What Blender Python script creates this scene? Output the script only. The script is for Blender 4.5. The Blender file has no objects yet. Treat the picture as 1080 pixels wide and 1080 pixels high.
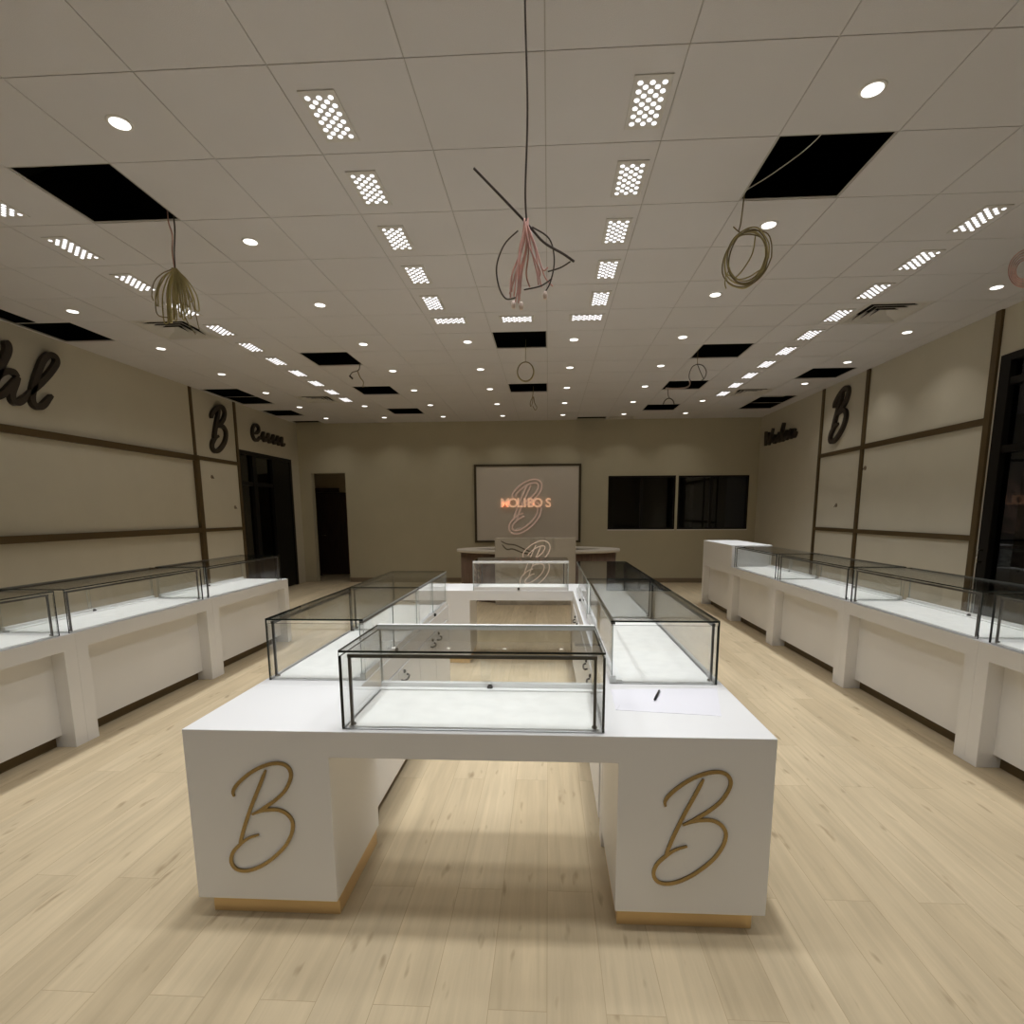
import bpy, bmesh, math, random
from mathutils import Vector, Matrix
random.seed(7)
PI = math.pi
SC = bpy.context.scene
COL = SC.collection

# ------------------------------------------------------------------ materials
def new_mat(name):
    m = bpy.data.materials.new(name); m.use_nodes = True
    nt = m.node_tree; nt.nodes.clear()
    out = nt.nodes.new('ShaderNodeOutputMaterial')
    return m, nt, out

def principled(name, col, rough=.5, metal=0., bump=0., bump_scale=60., var=0., var_scale=3., spec=.5, emit=None, emit_s=0.):
    m, nt, out = new_mat(name)
    b = nt.nodes.new('ShaderNodeBsdfPrincipled')
    b.inputs['Base Color'].default_value = (*col, 1)
    b.inputs['Roughness'].default_value = rough
    b.inputs['Metallic'].default_value = metal
    b.inputs['Specular IOR Level'].default_value = spec
    if emit:
        b.inputs['Emission Color'].default_value = (*emit, 1)
        b.inputs['Emission Strength'].default_value = emit_s
    nt.links.new(b.outputs[0], out.inputs[0])
    tc = nt.nodes.new('ShaderNodeTexCoord')
    if var > 0:
        n = nt.nodes.new('ShaderNodeTexNoise'); n.inputs['Scale'].default_value = var_scale; n.inputs['Detail'].default_value = 4
        nt.links.new(tc.outputs['Object'], n.inputs['Vector'])
        r = nt.nodes.new('ShaderNodeMapRange'); r.inputs[1].default_value = .3; r.inputs[2].default_value = .7
        r.inputs[3].default_value = 1 - var; r.inputs[4].default_value = 1 + var
        nt.links.new(n.outputs[0], r.inputs[0])
        mx = nt.nodes.new('ShaderNodeMix'); mx.data_type = 'RGBA'; mx.blend_type = 'MULTIPLY'; mx.inputs[0].default_value = 1
        mx.inputs[6].default_value = (*col, 1)
        nt.links.new(r.outputs[0], mx.inputs[7]); nt.links.new(mx.outputs[2], b.inputs['Base Color'])
    if bump > 0:
        n2 = nt.nodes.new('ShaderNodeTexNoise'); n2.inputs['Scale'].default_value = bump_scale; n2.inputs['Detail'].default_value = 3
        nt.links.new(tc.outputs['Object'], n2.inputs['Vector'])
        bp = nt.nodes.new('ShaderNodeBump'); bp.inputs['Strength'].default_value = bump; bp.inputs['Distance'].default_value = .003
        nt.links.new(n2.outputs[0], bp.inputs['Height']); nt.links.new(bp.outputs[0], b.inputs['Normal'])
    return m

def glass_mat(name, tint, refl=1.0):
    m, nt, out = new_mat(name)
    lw = nt.nodes.new('ShaderNodeLayerWeight'); lw.inputs[0].default_value = .5
    pw = nt.nodes.new('ShaderNodeMath'); pw.operation = 'POWER'; pw.inputs[1].default_value = 5
    ml = nt.nodes.new('ShaderNodeMath'); ml.operation = 'MULTIPLY_ADD'; ml.inputs[1].default_value = .9 * refl; ml.inputs[2].default_value = .045 * refl
    tr = nt.nodes.new('ShaderNodeBsdfTransparent'); tr.inputs[0].default_value = (*tint, 1)
    gl = nt.nodes.new('ShaderNodeBsdfGlossy'); gl.inputs['Roughness'].default_value = .01
    mx = nt.nodes.new('ShaderNodeMixShader')
    nt.links.new(lw.outputs['Facing'], pw.inputs[0]); nt.links.new(pw.outputs[0], ml.inputs[0])
    nt.links.new(ml.outputs[0], mx.inputs[0]); nt.links.new(tr.outputs[0], mx.inputs[1]); nt.links.new(gl.outputs[0], mx.inputs[2])
    nt.links.new(mx.outputs[0], out.inputs[0])
    return m

def emit_mat(name, col, s):
    m, nt, out = new_mat(name)
    e = nt.nodes.new('ShaderNodeEmission'); e.inputs[0].default_value = (*col, 1); e.inputs[1].default_value = s
    nt.links.new(e.outputs[0], out.inputs[0])
    return m

def floor_mat():
    m, nt, out = new_mat('oak_plank_floor')
    N = nt.nodes.new; L = nt.links.new
    b = N('ShaderNodeBsdfPrincipled'); L(b.outputs[0], out.inputs[0])
    tc = N('ShaderNodeTexCoord')
    mp = N('ShaderNodeMapping'); mp.inputs['Rotation'].default_value = (0, 0, PI / 2); L(tc.outputs['Object'], mp.inputs[0])
    br = N('ShaderNodeTexBrick'); br.offset = .37; br.inputs['Scale'].default_value = 1
    br.inputs['Brick Width'].default_value = 1.5; br.inputs['Row Height'].default_value = .185
    br.inputs['Mortar Size'].default_value = .0012; br.inputs['Mortar Smooth'].default_value = .2
    br.inputs['Color1'].default_value = (0, 0, 0, 1); br.inputs['Color2'].default_value = (1, 1, 1, 1); br.inputs['Mortar'].default_value = (.5, .5, .5, 1)
    L(mp.outputs[0], br.inputs['Vector'])
    # plank tone
    ramp = N('ShaderNodeValToRGB')
    ramp.color_ramp.elements[0].color = (.50, .402, .263, 1); ramp.color_ramp.elements[1].color = (.565, .462, .311, 1)
    L(br.outputs['Color'], ramp.inputs[0])
    # per-plank shift of the grain
    sx = N('ShaderNodeVectorMath'); sx.operation = 'MULTIPLY_ADD'; sx.inputs[1].default_value = (7, 3, 0)
    L(br.outputs['Color'], sx.inputs[0]); L(tc.outputs['Object'], sx.inputs[2])
    g1m = N('ShaderNodeMapping'); g1m.inputs['Scale'].default_value = (26, 1.3, 1); L(sx.outputs[0], g1m.inputs[0])
    g1 = N('ShaderNodeTexNoise'); g1.inputs['Scale'].default_value = 1; g1.inputs['Detail'].default_value = 5; g1.inputs['Roughness'].default_value = .6; g1.inputs['Distortion'].default_value = .6
    L(g1m.outputs[0], g1.inputs['Vector'])
    r1 = N('ShaderNodeMapRange'); r1.inputs[1].default_value = .32; r1.inputs[2].default_value = .68; r1.inputs[3].default_value = .89; r1.inputs[4].default_value = 1.07
    L(g1.outputs[0], r1.inputs[0])
    m1 = N('ShaderNodeMix'); m1.data_type = 'RGBA'; m1.blend_type = 'MULTIPLY'; m1.inputs[0].default_value = 1
    L(ramp.outputs[0], m1.inputs[6]); L(r1.outputs[0], m1.inputs[7])
    # cloudy patches
    g3m = N('ShaderNodeMapping'); g3m.inputs['Scale'].default_value = (5, 1.2, 1); L(sx.outputs[0], g3m.inputs[0])
    g3 = N('ShaderNodeTexNoise'); g3.inputs['Scale'].default_value = 1; g3.inputs['Detail'].default_value = 2; L(g3m.outputs[0], g3.inputs['Vector'])
    r3 = N('ShaderNodeMapRange'); r3.inputs[1].default_value = .3; r3.inputs[2].default_value = .7; r3.inputs[3].default_value = .90; r3.inputs[4].default_value = 1.06
    L(g3.outputs[0], r3.inputs[0])
    m3 = N('ShaderNodeMix'); m3.data_type = 'RGBA'; m3.blend_type = 'MULTIPLY'; m3.inputs[0].default_value = 1
    L(m1.outputs[2], m3.inputs[6]); L(r3.outputs[0], m3.inputs[7])
    # dark knots / streaks
    g2m = N('ShaderNodeMapping'); g2m.inputs['Scale'].default_value = (16, 4.2, 1); L(sx.outputs[0], g2m.inputs[0])
    g2 = N('ShaderNodeTexNoise'); g2.inputs['Scale'].default_value = 1; g2.inputs['Detail'].default_value = 2; L(g2m.outputs[0], g2.inputs['Vector'])
    r2 = N('ShaderNodeMapRange'); r2.inputs[1].default_value = .655; r2.inputs[2].default_value = .76; r2.inputs[3].default_value = 0; r2.inputs[4].default_value = .6
    L(g2.outputs[0], r2.inputs[0])
    m2 = N('ShaderNodeMix'); m2.data_type = 'RGBA'; L(r2.outputs[0], m2.inputs[0]); L(m3.outputs[2], m2.inputs[6]); m2.inputs[7].default_value = (.20, .135, .07, 1)
    # seams
    m4 = N('ShaderNodeMix'); m4.data_type = 'RGBA'
    sf = N('ShaderNodeMath'); sf.operation = 'MULTIPLY'; sf.inputs[1].default_value = .5; L(br.outputs['Fac'], sf.inputs[0]); L(sf.outputs[0], m4.inputs[0])
    L(m2.outputs[2], m4.inputs[6]); m4.inputs[7].default_value = (.24, .17, .09, 1)
    L(m4.outputs[2], b.inputs['Base Color'])
    b.inputs['Roughness'].default_value = .52; b.inputs['Specular IOR Level'].default_value = .25
    return m

def marble_mat():
    m, nt, out = new_mat('veined_stone')
    N = nt.nodes.new; L = nt.links.new
    b = N('ShaderNodeBsdfPrincipled'); L(b.outputs[0], out.inputs[0]); b.inputs['Roughness'].default_value = .3
    tc = N('ShaderNodeTexCoord')
    n = N('ShaderNodeTexNoise'); n.inputs['Scale'].default_value = .9; n.inputs['Detail'].default_value = 4; n.inputs['Distortion'].default_value = 1.4
    L(tc.outputs['Object'], n.inputs['Vector'])
    r = N('ShaderNodeValToRGB'); e = r.color_ramp.elements
    e[0].position = .46; e[0].color = (.50, .465, .41, 1); e[1].position = .54; e[1].color = (.50, .465, .41, 1)
    k = r.color_ramp.elements.new(.5); k.color = (.40, .37, .32, 1)
    L(n.outputs[0], r.inputs[0]); L(r.outputs[0], b.inputs['Base Color'])
    return m

def wood_mat(name, c1, c2, scale=(1, 1, 14)):
    m, nt, out = new_mat(name)
    N = nt.nodes.new; L = nt.links.new
    b = N('ShaderNodeBsdfPrincipled'); L(b.outputs[0], out.inputs[0]); b.inputs['Roughness'].default_value = .5
    tc = N('ShaderNodeTexCoord'); mp = N('ShaderNodeMapping'); mp.inputs['Scale'].default_value = scale; L(tc.outputs['Object'], mp.inputs[0])
    n = N('ShaderNodeTexNoise'); n.inputs['Scale'].default_value = 3; n.inputs['Detail'].default_value = 4; L(mp.outputs[0], n.inputs['Vector'])
    r = N('ShaderNodeValToRGB'); r.color_ramp.elements[0].position = .3; r.color_ramp.elements[1].position = .7
    r.color_ramp.elements[0].color = (*c1, 1); r.color_ramp.elements[1].color = (*c2, 1)
    L(n.outputs[0], r.inputs[0]); L(r.outputs[0], b.inputs['Base Color'])
    return m

M = dict(
    floor=floor_mat(),
    white=principled('white_lacquer', (.775, .77, .768), .38, var=.012, var_scale=2),
    mat=principled('display_liner', (.84, .835, .81), .6, var=.04, var_scale=14),
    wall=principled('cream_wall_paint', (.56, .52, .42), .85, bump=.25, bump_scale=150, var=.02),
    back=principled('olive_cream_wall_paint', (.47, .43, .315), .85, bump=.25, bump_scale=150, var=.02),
    hallp=principled('hallway_paint', (.46, .38, .24), .85, bump=.2, bump_scale=120),
    tile=principled('ceiling_tile', (.63, .617, .632), .9, bump=.3, bump_scale=260, var=.015, var_scale=2),
    tbar=principled('ceiling_tee_bar', (.42, .405, .39), .6, var=.02),
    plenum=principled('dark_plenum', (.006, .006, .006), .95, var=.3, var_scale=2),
    duct=principled('dark_duct', (.32, .32, .30), .6, bump=.1),
    toe=principled('shaded_brass_toe_kick', (.13, .092, .042), .5, .3, bump=.05),  # toe kick brass, darkened in its colour for the shade near the floor
    brass=principled('brushed_brass', (.80, .59, .31), .34, .6, bump=.12, bump_scale=220),
    batten=principled('bronze_batten', (.105, .070, .029), .45, .3, bump=.1, bump_scale=150),
    bronze=principled('dark_bronze_letter', (.040, .030, .022), .5, .2, var=.1),
    gold=principled('brass_monogram', (.34, .25, .12), .25, 1., bump=.08, bump_scale=150),
    glass=glass_mat('clear_glass', (.985, .99, .986)),
    dglass=glass_mat('smoked_glass', (.55, .56, .55), 1.1),
    gedge=principled('polished_glass_edge', (.022, .028, .026), .15, var=.1),
    gedge_light=principled('frosted_glass_edge', (.42, .46, .44), .25, var=.05),
    alu=principled('dark_aluminium', (.10, .10, .098), .35, .7, bump=.05),
    rail=principled('white_rail', (.83, .83, .82), .35, var=.01),
    chrome=principled('chrome', (.62, .62, .62), .15, 1., bump=.02),
    black=principled('black_frame', (.007, .006, .005), .45, bump=.05, spec=.2),
    plate=principled('fixture_plate', (.60, .585, .565), .6, bump=.05),
    trimw=principled('white_trim_ring', (.75, .74, .72), .5, bump=.05),
    led=emit_mat('led_lens', (1, .985, 1), 1.8),
    dl=emit_mat('downlight_lens', (1, .965, .90), 2.6),
    vent=principled('vent_metal', (.58, .56, .53), .5, bump=.05),
    wirey=principled('yellow_green_wire', (.46, .40, .19), .5, var=.25, var_scale=9),
    wirep=principled('pinkish_wire', (.62, .37, .33), .5, var=.35, var_scale=12),
    wired=principled('dark_grey_wire', (.07, .06, .055), .5, var=.2, var_scale=9),
    wiret=principled('tan_wire', (.25, .205, .11), .5, var=.2, var_scale=9),
    connector=principled('wire_nut', (.62, .50, .44), .4, var=.1),
    paper=principled('white_paper', (.73, .72, .765), .8, bump=.1),
    pen=principled('black_pen', (.012, .012, .016), .3, var=.1),
    stone=marble_mat(),
    deskwood=wood_mat('brown_wood', (.125, .078, .058), (.20, .13, .095), (14, 14, 1)),
    desktop=principled('pale_worktop', (.55, .50, .43), .4, var=.05),
    doorwood=wood_mat('dark_door_wood', (.030, .014, .010), (.06, .028, .018), (12, 12, 1)),
    signp=principled('sign_panel_paint', (.62, .565, .495), .7, bump=.05),
    signb=principled('sign_frame_dark', (.055, .042, .022), .5, bump=.05),
    rose=principled('lit_rose_gold', (.66, .50, .42), .4, emit=(1, .70, .56), emit_s=.13, var=.1),
    amber=principled('lit_amber_letter', (.85, .5, .3), .4, emit=(1, .62, .40), emit_s=.40, var=.1),
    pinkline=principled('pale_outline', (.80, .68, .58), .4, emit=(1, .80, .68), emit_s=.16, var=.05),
    vein=principled('dark_vein', (.15, .13, .10), .4, var=.1),
    base=principled('brown_baseboard', (.22, .17, .115), .6, var=.05),
)

# ------------------------------------------------------------------ mesh helpers
class MB:
    def __init__(self): self.v = []; self.f = []; self.mi = []; self.sm = []
    def face(self, idx, mi=0, sm=False): self.f.append(idx); self.mi.append(mi); self.sm.append(sm)
    def box(self, x0, x1, y0, y1, z0, z1, mi=0, mis=None):
        if x0 > x1: x0, x1 = x1, x0
        if y0 > y1: y0, y1 = y1, y0
        if z0 > z1: z0, z1 = z1, z0
        n = len(self.v)
        self.v += [(x0, y0, z0), (x1, y0, z0), (x1, y1, z0), (x0, y1, z0), (x0, y0, z1), (x1, y0, z1), (x1, y1, z1), (x0, y1, z1)]
        fs = [(0, 3, 2, 1), (4, 5, 6, 7), (0, 1, 5, 4), (1, 2, 6, 5), (2, 3, 7, 6), (3, 0, 4, 7)]   # -z +z -y +x +y -x
        for k, q in enumerate(fs): self.face([n + i for i in q], mis[k] if mis else mi)
        return self
    def prism(self, poly, place, t, mi=0):
        """poly: list of 2D points (ccw or cw); place(u, v, w) -> 3D; extruded from w=0 to w=t"""
        n = len(self.v); k = len(poly)
        self.v += [tuple(place(u, v, 0)) for u, v in poly] + [tuple(place(u, v, t)) for u, v in poly]
        self.face([n + i for i in range(k)][::-1], mi); self.face([n + k + i for i in range(k)], mi)
        for i in range(k):
            j = (i + 1) % k; self.face([n + i, n + j, n + k + j, n + k + i], mi)
        return self
    def tube(self, pts, r, seg=7, mi=0, closed=False):
        pts = [Vector(p) for p in pts]; n = len(self.v); k = len(pts)
        up = Vector((.13, .31, .94)).normalized(); prev = None
        for i, p in enumerate(pts):
            a = pts[i - 1] if (i > 0 or closed) else p; b = pts[(i + 1) % k] if (i < k - 1 or closed) else p
            t = (b - a); t = t.normalized() if t.length > 1e-9 else Vector((0, 0, 1))
            if prev is None:
                s = t.cross(up)
                if s.length < 1e-3: s = t.cross(Vector((1, 0, 0)))
            else: s = prev - t * prev.dot(t)
            s.normalize(); prev = s; q = t.cross(s)
            rr = r[i] if isinstance(r, (list, tuple)) else r
            for j in range(seg):
                a_ = 2 * PI * j / seg; self.v.append(tuple(p + rr * (math.cos(a_) * s + math.sin(a_) * q)))
        for i in range(k if closed else k - 1):
            i2 = (i + 1) % k
            for j in range(seg):
                j2 = (j + 1) % seg
                self.face([n + i * seg + j, n + i * seg + j2, n + i2 * seg + j2, n + i2 * seg + j], mi, True)
        if not closed:
            self.face([n + j for j in range(seg)][::-1], mi); self.face([n + (k - 1) * seg + j for j in range(seg)], mi)
        return self
    def lathe(self, prof, c=(0, 0, 0), seg=24, mi=0, axis='z'):
        n = len(self.v); k = len(prof)
        for r, h in prof:
            for j in range(seg):
                a = 2 * PI * j / seg; x, y = r * math.cos(a), r * math.sin(a)
                q = (x, y, h) if axis == 'z' else ((h, x, y) if axis == 'x' else (y, h, x))
                self.v.append((c[0] + q[0], c[1] + q[1], c[2] + q[2]))
        for i in range(k - 1):
            for j in range(seg):
                j2 = (j + 1) % seg; self.face([n + i * seg + j, n + i * seg + j2, n + (i + 1) * seg + j2, n + (i + 1) * seg + j], mi, True)
        self.face([n + j for j in range(seg)][::-1], mi); self.face([n + (k - 1) * seg + j for j in range(seg)], mi)
        return self
    def ribbon(self, line, w, place, t, mi=0, taper=True, n=5):
        """flat extruded brush stroke along a 2D line, width w (number or list)"""
        pts = smooth2(line, n); k = len(pts); Lf = []; Rt = []
        for i, (x, y) in enumerate(pts):
            a = pts[max(i - 1, 0)]; b = pts[min(i + 1, k - 1)]
            dx, dy = b[0] - a[0], b[1] - a[1]; d = math.hypot(dx, dy) or 1e-9; nx, ny = -dy / d, dx / d
            s = i / (k - 1); ww = w
            if taper: ww = w * (.55 + .45 * min(1, min(s, 1 - s) * 9))
            Lf.append((x + nx * ww / 2, y + ny * ww / 2)); Rt.append((x - nx * ww / 2, y - ny * ww / 2))
        b0 = len(self.v)
        for q in (0, t):
            for i in range(k): self.v.append(tuple(place(*Lf[i], q))); self.v.append(tuple(place(*Rt[i], q)))
        o = 2 * k
        for i in range(k - 1):
            a = b0 + 2 * i
            self.face([a, a + 1, a + 3, a + 2], mi); self.face([a + o, a + o + 2, a + o + 3, a + o + 1], mi)
            self.face([a, a + 2, a + o + 2, a + o], mi); self.face([a + 1, a + o + 1, a + o + 3, a + 3], mi)
        a = b0; self.face([a, a + o, a + o + 1, a + 1], mi)
        a = b0 + 2 * (k - 1); self.face([a, a + 1, a + o + 1, a + o], mi)
        return self
    def build(self, name, mats, parent=None, loc=(0, 0, 0), rotz=0., bevel=0.):
        me = bpy.data.meshes.new(name); me.from_pydata(self.v, [], self.f)
        if not isinstance(mats, (list, tuple)): mats = [mats]
        for m in mats: me.materials.append(m)
        for p, mi, sm in zip(me.polygons, self.mi, self.sm): p.material_index = mi; p.use_smooth = sm
        bm = bmesh.new(); bm.from_mesh(me); bmesh.ops.recalc_face_normals(bm, faces=bm.faces); bm.to_mesh(me); bm.free()
        me.update()
        o = bpy.data.objects.new(name, me); COL.objects.link(o)
        o.location = loc; o.rotation_euler = (0, 0, rotz)
        if parent: o.parent = parent
        if bevel:
            md = o.modifiers.new('bevel', 'BEVEL'); md.width = bevel; md.segments = 2; md.limit_method = 'ANGLE'; md.angle_limit = math.radians(40)
        return o

def smooth2(pts, n=5):
    if n <= 1 or len(pts) < 3: return list(pts)
    out = []; k = len(pts)
    for i in range(k - 1):
        p0 = pts[max(i - 1, 0)]; p1 = pts[i]; p2 = pts[i + 1]; p3 = pts[min(i + 2, k - 1)]
        for j in range(n):
            t = j / n
            out.append(tuple(.5 * ((2 * b) + (-a + c) * t + (2 * a - 5 * b + 4 * c - d) * t * t + (-a + 3 * b - 3 * c + d) * t ** 3) for a, b, c, d in zip(p0, p1, p2, p3)))
    out.append(tuple(pts[-1])); return out
spline = smooth2

def offset(line, d):
    out = []; k = len(line)
    for i, (x, y) in enumerate(line):
        a = line[max(i - 1, 0)]; b = line[min(i + 1, k - 1)]
        dx, dy = b[0] - a[0], b[1] - a[1]; l = math.hypot(dx, dy) or 1e-9
        out.append((x - dy / l * d, y + dx / l * d))
    return out

def thing(name, label, cat, loc=(0, 0, 0), rotz=0., group=None):
    o = bpy.data.objects.new(name, None); COL.objects.link(o)
    o.empty_display_size = .1
    o.location = loc; o.rotation_euler = (0, 0, rotz); return tag(o, label, cat, group)
def tag(o, label, cat, group=None):
    o['label'] = label; o['category'] = cat
    if group: o['group'] = group
    return o
def struct(o): o['kind'] = 'structure'; return o
def copy_tree(o, parent=None):
    c = o.copy(); COL.objects.link(c)
    if parent: c.parent = parent
    for ch in list(o.children): copy_tree(ch, c)
    return c

# ------------------------------------------------------------------ measured layout (metres)
HC = 3.492; XL = -5.536; XR = 4.455; YB = 12.163; YF = -4.2
GX = -.0208; GY = 3.2705; T = .61
HT = .765                       # counter top height
GT = 1.062                      # glass case top height

# ------------------------------------------------------------------ room shell
fl = MB(); fl.box(XL - .2, XR + .2, YF, YB + 1.6, -.1, 0)
struct(fl.build('floor', M['floor']))

def wall_x(name, x, out, mat, holes, y0, y1, z1=HC + .03):
    """wall in the plane X=x, thickness towards out (+-); holes = (ya, yb, za, zb)"""
    mb = MB(); ys = sorted({y0, y1, *[h[0] for h in holes], *[h[1] for h in holes]}); zs = sorted({0, z1, *[h[2] for h in holes], *[h[3] for h in holes]})
    for a, b in zip(ys, ys[1:]):
        for c, d in zip(zs, zs[1:]):
            if any(h[0] <= (a + b) / 2 <= h[1] and h[2] <= (c + d) / 2 <= h[3] for h in holes): continue
            mb.box(x, x + out * .16, a, b, c, d)
    return struct(mb.build(name, mat))
def wall_y(name, y, out, mat, holes, x0, x1, z1=HC + .03):
    mb = MB(); xs = sorted({x0, x1, *[h[0] for h in holes], *[h[1] for h in holes]}); zs = sorted({0, z1, *[h[2] for h in holes], *[h[3] for h in holes]})
    for a, b in zip(xs, xs[1:]):
        for c, d in zip(zs, zs[1:]):
            if any(h[0] <= (a + b) / 2 <= h[1] and h[2] <= (c + d) / 2 <= h[3] for h in holes): continue
            mb.box(a, b, y, y + out * .16, c, d)
    return struct(mb.build(name, mat))

LD = (9.765, 11.79, 0, 2.69)      # dark storefront door in the left wall
RD = (3.30, 5.925, 0, 3.045)      # dark storefront door in the right wall
OP = (-5.268, -4.50, 0, 2.43)     # opening to the hallway in the back wall
W1 = (1.291, 2.735, 1.166, 2.318); W2 = (2.788, 4.281, 1.166, 2.312)
wall_x('wall_left', XL, -1, M['wall'], [LD], YF, YB)
wall_x('wall_right', XR, 1, M['wall'], [RD], YF, YB)
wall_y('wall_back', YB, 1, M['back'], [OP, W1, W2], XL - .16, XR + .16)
wall_y('wall_front', YF, -1, M['wall'], [], XL - .16, XR + .16)

# ceiling: lay-in tiles on a tee grid with missing tiles
holes = {(-5, 0), (2, 0), (-5, 6), (-5, 9), (-5, 12), (-1, 5), (-1, 9), (1, 14), (3, 6), (3, 9), (3, 12), (6, 8), (6, 11), (6, 12),
         (-9, 4), (-9, 9), (-9, 10), (-9, 12), (-9, 14)}
vents = {(5, 4), (-7, 4), (5, 10), (-7, 10), (2, 14)}
mb = MB()
i0, i1 = -10, 8; k0 = math.floor((YF - GY) / T); k1 = 15
g = .003
for i in range(i0, i1):
    for k in range(k0, k1):
        xa, xb = max(GX + i * T, XL), min(GX + (i + 1) * T, XR); ya, yb = max(GY + k * T, YF), min(GY + (k + 1) * T, YB)
        if xb - xa < .02 or yb - ya < .02 or (i, k) in holes or (i, k) in vents: continue
        if (i, k) == (-9, 3): xa = GX - 8.55 * T            # half-cut tile by the left wall
        mb.box(xa + g, xb - g, ya + g, yb - g, HC, HC + .016, 0)
b = .012
for i in range(i0, i1 + 1):
    x = GX + i * T
    if XL + .01 < x < XR - .01: mb.box(x - b, x + b, YF, YB, HC + .004, HC + .007, 1)
for k in range(k0, k1 + 1):
    y = GY + k * T
    if YF + .01 < y < YB - .01: mb.box(XL, XR, y - b, y + b, HC + .0045, HC + .0072, 1)
struct(mb.build('ceiling', [M['tile'], M['tbar']]))
# dark void above the tiles
pl = MB(); e = .004
pl.box(XL - .16, XR + .16, YF, YB + .16, 4.45, 4.5)
pl.box(XL - .2, XL - .16 + e, YF, YB + .16, HC + .032, 4.46); pl.box(XR + .16 - e, XR + .2, YF, YB + .16, HC + .032, 4.46)
pl.box(XL - .16, XR + .16, YB + .1, YB + .16, HC + .032, 4.46); pl.box(XL - .16, XR + .16, YF, YF + .04, HC + .032, 4.46)
struct(pl.build('ceiling_void', M['plenum']))
dk = MB(); dk.tube([(-3.9, 4.1, 4.05), (-2.3, 3.55, 4.05)], .14, 16); dk.tube([(-2.95, 3.3, 4.0), (-2.7, 3.95, 4.0)], .06, 12)
tag(dk.build('ventilation_duct', M['duct']), 'dark duct inside the large ceiling opening above the left counters', 'duct')
dk = MB(); dk.tube([(1.0, 3.7, 4.1), (2.3, 3.4, 4.1)], .12, 16); dk.box(1.3, 1.5, 3.2, 4.0, 3.95, 4.0)
tag(dk.build('ventilation_duct', M['duct']), 'dark duct inside the large ceiling opening on the right', 'duct')
dk = MB(); dk.box(3.6, 4.3, 10.6, 10.72, 3.62, 3.66)
tag(dk.build('steel_channel', M['duct']), 'dark steel bar inside the long ceiling opening at the back right', 'channel')

# baseboards, hallway
bb = MB(); bb.box(OP[1], XR, YB - .014, YB, 0, .1)
struct(bb.build('baseboard_back', M['base']))
hw = MB()
hw.box(-6.6, -3.9, YB + 1.5, YB + 1.6, 0, 2.9); hw.box(-6.7, -6.6, YB + .16, YB + 1.6, 0, 2.9); hw.box(-3.9, -3.8, YB + .16, YB + 1.6, 0, 2.9); hw.box(-6.7, -3.8, YB + .16, YB + 1.6, 2.8, 2.9)
struct(hw.build('wall_hallway', M['hallp']))
hy = YB + 1.5
d2 = MB(); d2.box(-5.80, -4.62, hy - .045, hy - .012, .02, 2.06)
d2o = struct(d2.build('door_2', M['doorwood'], bevel=.004))
fr = MB(); fr.box(-5.90, -5.80, hy - .06, hy - .001, 0, 2.17); fr.box(-5.80, -5.22, hy - .06, hy - .001, 2.07, 2.17)
fr.build('door_frame', M['doorwood'], d2o)
hd = MB(); hd.tube([(-5.7, hy - .05, 1.0), (-5.7, hy - .095, 1.0), (-5.58, hy - .095, 1.0)], .010, 8); hd.build('handle', M['chrome'], d2o)

# windows in the back wall
def window(name, w, split, flip):
    x0, x1, z0, z1 = w; f = .035
    o = MB(); y0, y1 = YB + .015, YB + .10
    o.box(x0, x0 + f, y0, y1, z0, z1); o.box(x1 - f, x1, y0, y1, z0, z1); o.box(x0 + f, x1 - f, y0, y1, z0, z0 + f); o.box(x0 + f, x1 - f, y0, y1, z1 - f, z1)
    root = struct(o.build(name, M['black'], bevel=.003))
    s = MB(); s.box(split - .03, split + .03, y0 + .02, y1 - .01, z0 + f, z1 - f); s.build('window_stile', M['black'], root)
    for (a, c) in ((x0 + f, split - .03), (split + .03, x1 - f)):
        p = MB(); p.box(a, c, YB + .055, YB + .061, z0 + f, z1 - f); p.build('window_pane', M['dglass'], root)
    t = MB(); t.box(x0 - .0, x1 + .0, YB - .006, YB + .015, z0 - .02, z0); t.build('window_sill', M['trimw'], root)
window('window_1', W1, 2.02, 0); window('window_2', W2, 3.50, 1)
nb = MB(); nb.box(.9, 4.5, YB + 2.2, YB + 2.3, 0, 3.2); nb.box(3.6, 4.05, YB + 1.9, YB + 2.2, .6, 2.2)
struct(nb.build('wall_outer_room', M['plenum']))

# storefront doors in the side walls
def storefront(name, x, sgn, y0, y1, z1, ver, hor, wide, leaf=None):
    o = MB(); xa, xb = x - sgn * .012, x + sgn * .10
    o.box(xa, xb, y0, y0 + .05, 0, z1); o.box(xa, xb, y1 - wide, y1, 0, z1); o.box(xa, xb, y0 + .05, y1 - wide, z1 - .07, z1)
    root = struct(o.build(name, M['black'], bevel=.003))
    for y, w in ver:
        s = MB(); s.box(x - sgn * .005, xb, y - w / 2, y + w / 2, 0, z1 - .07); s.build('mullion', M['black'], root)
    for z, a, c in hor:
        s = MB(); s.box(x, x + sgn * .09, a, c, z - .035, z + .035); s.build('transom', M['black'], root)
    p = MB(); p.box(x + sgn * .045, x + sgn * .055, y0 + .05, y1 - wide, .0, z1 - .07); p.build('glass_pane', M['dglass'], root)
    return root
dl_ = storefront('door_1', XL, -1, LD[0], LD[1], LD[3], [(10.28, .13), (11.0, .09)], [(2.10, LD[0] + .05, 10.2), (2.10, 10.34, 10.95)], .10)
lf = MB(); lf.box(XL - .04, XL - .001, 11.045, 11.69, .01, 2.61); lf.build('door_leaf', M['black'], dl_)
dr_ = storefront('door_3', XR, 1, RD[0], RD[1], RD[3], [(4.6, .08)], [(2.78, RD[0] + .05, RD[1] - .13), (2.14, RD[0] + .05, RD[1] - .13)], .13)
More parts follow.
